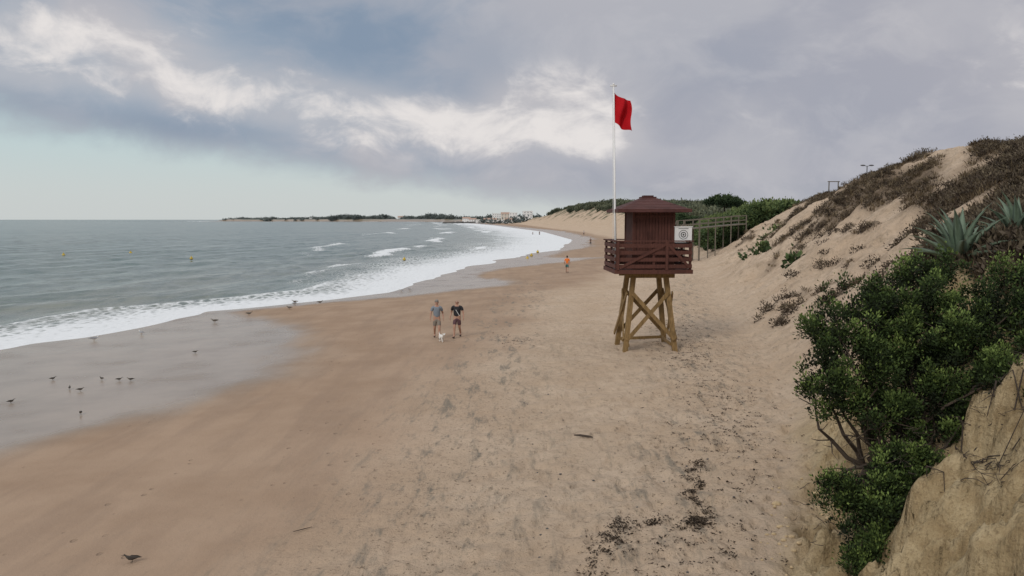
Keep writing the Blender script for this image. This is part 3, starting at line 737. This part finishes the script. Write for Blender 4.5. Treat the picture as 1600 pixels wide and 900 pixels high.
# ================= PEOPLE =================
skin=simple('skin',(.42,.24,.17),.6,.08,9);hairg=simple('grey_hair',(.22,.20,.18),.9,.3,60);haird=simple('dark_hair',(.03,.025,.02),.9,.3,60);lips=simple('lips',(.3,.12,.1),.6)
def cloth(nm,c): return simple(nm,c,.85,.12,14,.1)
DG=bpy.context.evaluated_depsgraph_get
def skinned(name,joints,edges,mat,parent,root=0,sub=2):
    me=bpy.data.meshes.new(name);me.from_pydata([j[:3] for j in joints],edges,[])
    o=bpy.data.objects.new(name,me);COL.objects.link(o)
    md=o.modifiers.new('s','SKIN');sv=me.skin_vertices[0].data if me.skin_vertices else None
    if sv is None:
        bpy.context.view_layer.objects.active=o;o.select_set(True)
        bpy.ops.mesh.customdata_skin_add();sv=me.skin_vertices[0].data
    for i,j in enumerate(joints):
        r=j[3];sv[i].radius=(r,r) if not hasattr(r,'__len__') else r
        sv[i].use_root=(i==root)
    md.use_smooth_shade=True
    ms=o.modifiers.new('d','SUBSURF');ms.levels=sub;ms.render_levels=sub
    bpy.context.view_layer.update()
    ev=o.evaluated_get(DG());nm=bpy.data.meshes.new_from_object(ev)
    nm.materials.clear();nm.materials.append(mat)
    bpy.data.objects.remove(o);bpy.data.meshes.remove(me)
    nm.name=name;o2=bpy.data.objects.new(name,nm);COL.objects.link(o2);o2.parent=parent
    return o2
def person(name,x_,y_,rz,hgt,shirt,shorts,hair,shoes,stride=1,build=1.0,arm=1,bald=False,long=False):
    e=empty(name,(x_,y_,tz(x_,y_)+.01),rz);e.scale=(hgt/1.75,)*3
    s=stride;b=build
    J=[(0,0,.93,(.125*b,.10*b)),(0,.0,1.12,(.125*b,.10*b)),(0,-.01,1.32,(.15*b,.105*b)),(0,0,1.45,.075),(0,-.01,1.52,.055),(0,-.02,1.60,(.075,.085)),(0,-.02,1.69,(.072,.085))]
    E=[(0,1),(1,2),(2,3),(3,4),(4,5),(5,6)]
    def ad(p,par): J.append(p);E.append((par,len(J)-1));return len(J)-1
    parts={}
    for sx in(-1,1):
        f=-s*sx
        hip=ad((sx*.085,0,.88,.092*b),0)
        if f<0: kn=(sx*.10,-.17,.50,.062);an=(sx*.10,-.24,.10,.042);to=(sx*.12,-.40,.06,.036);he=(sx*.10,-.24,.045,.038)
        else: kn=(sx*.10,.03,.48,.062);an=(sx*.10,.30,.16,.042);to=(sx*.11,.17,.045,.036);he=(sx*.10,.30,.10,.036)
        k_=ad(kn,hip);c_=ad((kn[0],(kn[1]*.6+an[1]*.4)+.02,kn[2]*.6+an[2]*.4,.055),k_);a_=ad(an,c_);t_=ad(to,a_)
        parts[sx,'leg']=(J[hip],kn,an,to,he)
        sh=ad((sx*.175*b,0,1.40,.058),3)
        fo=-f*arm
        el=(sx*.25*b,.06+.08*fo,1.14,.042)
        wr=(sx*.27*b,el[1]-.12-.06*fo,.93,.028)
        e_=ad(el,sh);w_=ad(wr,e_);h_=ad((wr[0]-.005*sx,wr[1]-.03,wr[2]-.06,(.035,.022)),w_)
        parts[sx,'arm']=(J[sh],el,wr,J[h_])
    skinned('body',J,E,skin,e)
    for sx in(-1,1):
        hd_=parts[sx,'arm'][3]
        for i,(dy,L) in enumerate(((-.027,.065),(-.009,.075),(.009,.07),(.026,.055))):
            p0=(hd_[0],hd_[1]+dy,hd_[2]-.015,.0085);p1=(hd_[0]-.004*sx,hd_[1]+dy*1.1-.005,hd_[2]-.015-L*.55,.008);p2=(hd_[0]-.018*sx,hd_[1]+dy*1.1-.012,hd_[2]-.015-L,.0065)
            skinned('finger_%d'%i,[p0,p1,p2],[(0,1),(1,2)],skin,e,sub=1)
        skinned('thumb',[(hd_[0],hd_[1]-.025,hd_[2]+.015,.011),(hd_[0]-.01*sx,hd_[1]-.055,hd_[2]-.01,.0095),(hd_[0]-.018*sx,hd_[1]-.062,hd_[2]-.035,.007)],[(0,1),(1,2)],skin,e,sub=1)
    S=[(0,0,.92,(.145*b,.118*b)),(0,0,1.10,(.148*b,.122*b)),(0,-.01,1.31,(.17*b,.122*b)),(0,0,1.43,.095)]
    SE=[(0,1),(1,2),(2,3)]
    for sx in(-1,1):
        sh,el=parts[sx,'arm'][:2]
        S.append((sh[0],sh[1],sh[2],.078));SE.append((3,len(S)-1))
        S.append((sh[0]*.35+el[0]*.65,sh[1]*.35+el[1]*.65,sh[2]*.35+el[2]*.65,.066));SE.append((len(S)-2,len(S)-1))
    skinned('shirt',S,SE,shirt,e)
    S=[(0,0,.96,(.135*b,.112*b)),(0,0,.88,(.13*b,.11*b))];SE=[(0,1)]
    for sx in(-1,1):
        hp,kn,an,to,he=parts[sx,'leg']
        S.append((hp[0],hp[1],hp[2]-.04,.105*b));SE.append((1,len(S)-1))
        u=.85 if not long else 1.0
        S.append((hp[0]*(1-u)+kn[0]*u,hp[1]*(1-u)+kn[1]*u,hp[2]*(1-u)+kn[2]*u,.088));SE.append((len(S)-2,len(S)-1))
        if long: S.append((an[0],an[1],an[2]+.03,.06));SE.append((len(S)-2,len(S)-1))
    skinned('shorts',S,SE,shorts,e)
    for sx in(-1,1):
        hp,kn,an,to,he=parts[sx,'leg'];skinned('shoe',[(he[0],he[1]+.02,he[2],.046),((he[0]+to[0])/2,(he[1]+to[1])/2,(he[2]+to[2])/2,.048),(to[0],to[1],to[2],.042)],[(0,1),(1,2)],shoes,e,1)
    o=MB()
    if not bald:
        o.ell((0,.012,1.695),(.088,.10,.085),0,14,9);o.ell((0,.05,1.64),(.08,.062,.08),0,12,8)
    else: o.ell((0,.06,1.60),(.072,.045,.05),0,12,8)
    for sx in(-1,1):
        o.ell((sx*.078,0,1.635),(.014,.022,.033),1);o.ell((sx*.031,-.103,1.655),(.011,.006,.008),2);o.box((sx*.031,-.105,1.675),(.034,.008,.007),0)
    o.ell((0,-.112,1.632),(.014,.02,.024),1);o.ell((0,-.102,1.592),(.025,.008,.007),3)
    o.out('head_details',[hair,skin,blk,lips],e,True)
    return e
grey=cloth('grey_blue_shirt',(.20,.23,.27));black=cloth('black_cloth',(.018,.018,.022));khaki=cloth('khaki_shorts',(.22,.19,.16));pat=cloth('dark_pattern_shorts',(.10,.05,.06))
org=cloth('orange_shirt',(.80,.20,.03));teal=cloth('teal_shorts',(.05,.16,.16));wsh=cloth('white_shoes',(.5,.5,.5))
p1=person('walking_man',-3.55,36.0,.12,1.83,grey,khaki,hairg,black,1,1.08)
p2=person('walking_man',-2.60,36.1,-.12,1.80,black,pat,haird,black,-1,1.18,bald=True)
mb=MB();mb.tube([(-.12,.02,1.44),(-.02,-.14,1.28),(.13,-.11,1.02)],.012,6);mb.out('bag_strap',[whp],p2)
person('walking_man',6.0,83.5,3.0,1.86,org,teal,haird,black,1,1.05)
person('walking_woman',19.2,188,0,1.72,black,black,haird,black,1,.95,long=True)
person('walking_man',11.6,325,0,1.8,black,black,haird,black,1,1.,long=True)
person('walking_woman',8.9,330,0,1.7,grey,black,haird,black,-1,.9,long=True)
person('walking_man',28,300,0,1.75,wsh,black,haird,black,-1,1.,long=True)

furw=simple('white_fur',(.72,.70,.66),.95,.1,30,.4)
dx_,dy_=-3.22,34.9
d=empty('white_dog',(dx_,dy_,tz(dx_,dy_)),.5);d.scale=(.85,)*3
J=[(0,.22,.30,.085),(0,.08,.29,.085),(0,-.08,.29,.10),(0,-.18,.34,.08),(0,-.25,.41,.06),(0,-.31,.45,.066),(0,-.38,.43,.034),(0,-.41,.425,.024),(0,.30,.36,.03),(0,.35,.45,.025),(0,.32,.52,.015)]
E=[(0,1),(1,2),(2,3),(3,4),(4,5),(5,6),(6,7),(0,8),(8,9),(9,10)]
for sx,st in((-1,1),(1,-1)):
    n0=len(J);J+=[(sx*.06,-.13,.22,.045),(sx*.06,-.13-.05*st,.12,.028),(sx*.06,-.13-.08*st,.035+(.04 if st<0 else 0),.022),(sx*.06,-.165-.08*st,.02+(.03 if st<0 else 0),.022)];E+=[(2,n0),(n0,n0+1),(n0+1,n0+2),(n0+2,n0+3)]
    n0=len(J);J+=[(sx*.06,.19,.24,.055),(sx*.06,.14-.03*st,.17,.04),(sx*.06,.25-.04*st,.10,.024),(sx*.06,.22-.06*st,.03,.02),(sx*.06,.185-.06*st,.02,.022)];E+=[(0,n0),(n0,n0+1),(n0+1,n0+2),(n0+2,n0+3),(n0+3,n0+4)]
skinned('body',J,E,furw,d,1)
mb=MB()
for sx in(-1,1): mb.ell((sx*.06,-.29,.47),(.018,.03,.05),0);mb.ell((sx*.025,-.358,.468),(.009,.007,.009),1)
mb.ell((0,-.432,.43),(.013,.01,.01),1);mb.out('ears_and_face',[furw,blk],d,True)

# ================= BIRDS =================
bgy=simple('gull_grey',(.30,.31,.33),.8,.1,30);bw=simple('gull_white',(.7,.7,.68),.8,.08,30);bd=simple('wader_brown',(.05,.042,.035),.85,.3,30);bo=simple('beak',(.35,.18,.04),.6);by_=simple('gull_juvenile',(.14,.12,.10),.9,.35,30)
def birdmesh(back,belly,leg,L):
    mb=MB();R=[(-.52,.02,.0,.0),(-.42,.045,.02,.01),(-.25,.10,.075,.0),(0,.15,.14,-.02),(.2,.135,.13,.0),(.32,.085,.09,.07),(.38,.06,.065,.14),(.42,.058,.06,.19),(.47,.05,.05,.205),(.51,.02,.02,.20)]
    n=10;v=[]
    for (x_,ry,rz_,z_) in R:
        for j in range(n):
            a=2*math.pi*j/n;v.append((x_*L,ry*L*math.cos(a),(z_+rz_*math.sin(a)+.30)*L))
    for i in range(len(R)-1):
        for j in range(n):
            up_=math.sin(2*math.pi*(j+.5)/n)>-.1 and i<5
            mb.add([v[i*n+j],v[(i+1)*n+j],v[(i+1)*n+(j+1)%n],v[i*n+(j+1)%n]],[(0,1,2,3)],0 if up_ else 1)
    mb.tube([(.50*L,0,.50*L),(.60*L,0,.485*L),(.66*L,0,.465*L)],[.02*L,.014*L,.004*L],6,2)
    for s_ in(-1,1):
        mb.ell((.485*L*.98,s_*.045*L,.515*L),(.012*L,.006*L,.012*L),3,6,4)
        mb.add([(.2*L,s_*.14*L,.36*L),(-.05*L,s_*.165*L,.30*L),(-.62*L,s_*.03*L,.30*L),(-.3*L,s_*.10*L,.40*L),(.05*L,s_*.11*L,.43*L)],[(0,1,2,3,4)],0)
        mb.tube([(0,s_*.05*L,.20*L),(-.02*L,s_*.055*L,.10*L),(.01*L,s_*.055*L,0)],[.014*L,.010*L,.009*L],5,2)
        for q_ in(-.5,0,.5): mb.tube([(.01*L,s_*.055*L,.006),(.09*L,(s_*.055+q_*.06)*L,.004)],[.008*L,.005*L],4,2)
    ob=mb.out('tmp',[back,belly,bo if leg else bd,blk],smooth=True);me=ob.data;bpy.data.objects.remove(ob);return me
G=birdmesh(bgy,bw,True,.46);GJ=birdmesh(by_,by_,True,.46);WD=birdmesh(bd,by_,False,.24);TS=birdmesh(bd,bd,False,.25)
def put(nm,me,x_,y_,rz,zo=0):
    o=bpy.data.objects.new(nm,me);COL.objects.link(o);o.location=(x_,y_,max(tz(x_,y_),0)+zo+.004);o.rotation_euler=(0,0,rz)
for (x_,y_,r) in[(-22.1,40.2,.6),(-20.6,42.3,2.6),(-9.9,68.5,3),(-9.3,69.5,.2),(-16.4,57.6,1.0)]: put('seagull',G,x_,y_,r)
for (x_,y_,r) in[(-18.4,47.2,3.4),(-17.5,50.7,.1),(-15.6,53.5,2.8),(-14.6,58,.3),(-16.9,59.5,3.3)]: put('juvenile_gull',GJ,x_,y_,r)
for (x_,y_,r) in[(-14.4,34.5,.3),(-15.8,27,2.),(-15.2,26.6,.5),(-15.5,28.6,2.6),(-14.7,28.3,.4),(-14.2,28.2,3.4),(-16.6,25,1),(-13.1,22.9,5.0),(-17.6,29,1)]: put('sandpiper',WD,x_,y_,r)
put('turnstone',TS,-6.05,11.8,3.3)
yb=simple('yellow_buoy_plastic',(.60,.42,.04),.5,.1,5)
def buoy(x_,y_,z_):
    mb=MB();mb.ell((0,0,.10),(.27,.27,.22),0,16,10);mb.tube([(0,0,.28),(0,0,.48)],[.12,.07],12,0);mb.tube([(0,0,.46),(0,0,.56)],[.03,.03],8,1)
    mb.tube([(0,0,.05),(0,0,.11)],[.28,.28],20,1)
    o=mb.out('yellow_buoy',[yb,gm],smooth=True);o.location=(x_,y_,z_);o.rotation_euler=(.15,.1,0)
for a in[(-80,137,.12),(-72,145,.12),(-51.8,124,.12),(-17,121,.12),(3.4,135,.1),(2.5,125,.1),(5,150,.1)]: buoy(*a)

# ================= debris =================
dm=foliage('weed',(.02,.014,.01),(.05,.035,.025),(.10,.075,.05))
pts=[]
def streak(x0,y0,x1,y1,n,sp):
    for _ in range(n):
        u=g.random();pts.append((x0+(x1-x0)*u+g.gauss(0,sp)+.12*math.sin(u*14),y0+(y1-y0)*u+g.gauss(0,sp*1.5)))
streak(3.9,16.0,3.2,13.2,190,.06);streak(3.3,13,3.1,12.4,60,.05);streak(2.8,12.3,3.3,12.6,90,.06);streak(1.4,11.7,2.0,12.6,130,.11);streak(1.1,10.6,1.5,11.6,50,.11);streak(2.3,12.6,2.6,12.7,45,.04)
streak(6.2,26,7.2,33,300,.6);streak(5.2,17,6.6,25,260,.7);streak(2,10.5,3.4,12,130,.5);streak(4,13,5,19,160,.6);streak(-.5,36,.9,33,60,.6);streak(7,33,9.5,42,220,.8)
P_=np.array(pts);Z_=terrain(P_[:,0],P_[:,1])
g2=np.random.default_rng(3);n=len(P_);kk=6;C=np.repeat(np.column_stack([P_,Z_+.008]),kk,0)+g2.normal(size=(n*kk,3))*np.array([.04,.04,.005])
a=g2.random(n*kk)*6.28;L=.008+.03*g2.random(n*kk)
dx=np.stack([np.cos(a)*L,np.sin(a)*L,g2.normal(size=n*kk)*.008],1);sx_=np.stack([-np.sin(a)*L*.25,np.cos(a)*L*.25,np.abs(g2.normal(size=n*kk))*.008],1)
V=np.stack([C-dx,C+sx_,C+dx,C-sx_],1).reshape(-1,3)
mk('seaweed_debris',V,np.arange(len(V)).reshape(-1,4),[dm],attrs=dict(tone=g2.random(n*kk)),dom='FACE')
mb=MB();z_=tz(1.6,17.9);mb.tube([(1.48,17.95,z_+.05),(1.62,17.9,z_+.06),(1.85,17.82,z_+.05),(1.92,17.8,z_+.04)],[.015,.028,.024,.01],7);mb.out('driftwood_stick',[deadw])
mb=MB();z_=tz(-3.5,12.9);mb.tube([(-3.75,12.75,z_+.02),(-3.6,12.85,z_+.025),(-3.48,12.95,z_+.02)],[.006,.009,.004],5);mb.out('driftwood_stick',[deadw])
mb=MB()
for _ in range(90):
    x_=g.uniform(0,6);y_=g.uniform(10.5,24)
    if x_>float(ip(TOE,y_)): continue
    r=g.uniform(.008,.025);mb.ell((x_,y_,tz(x_,y_)+r*.3),(r*1.3,r,r*.7),0,6,4)
mb.out('pebbles',[rk])
print('verts',sum(len(o.data.vertices) for o in bpy.data.objects if o.type=='MESH'))
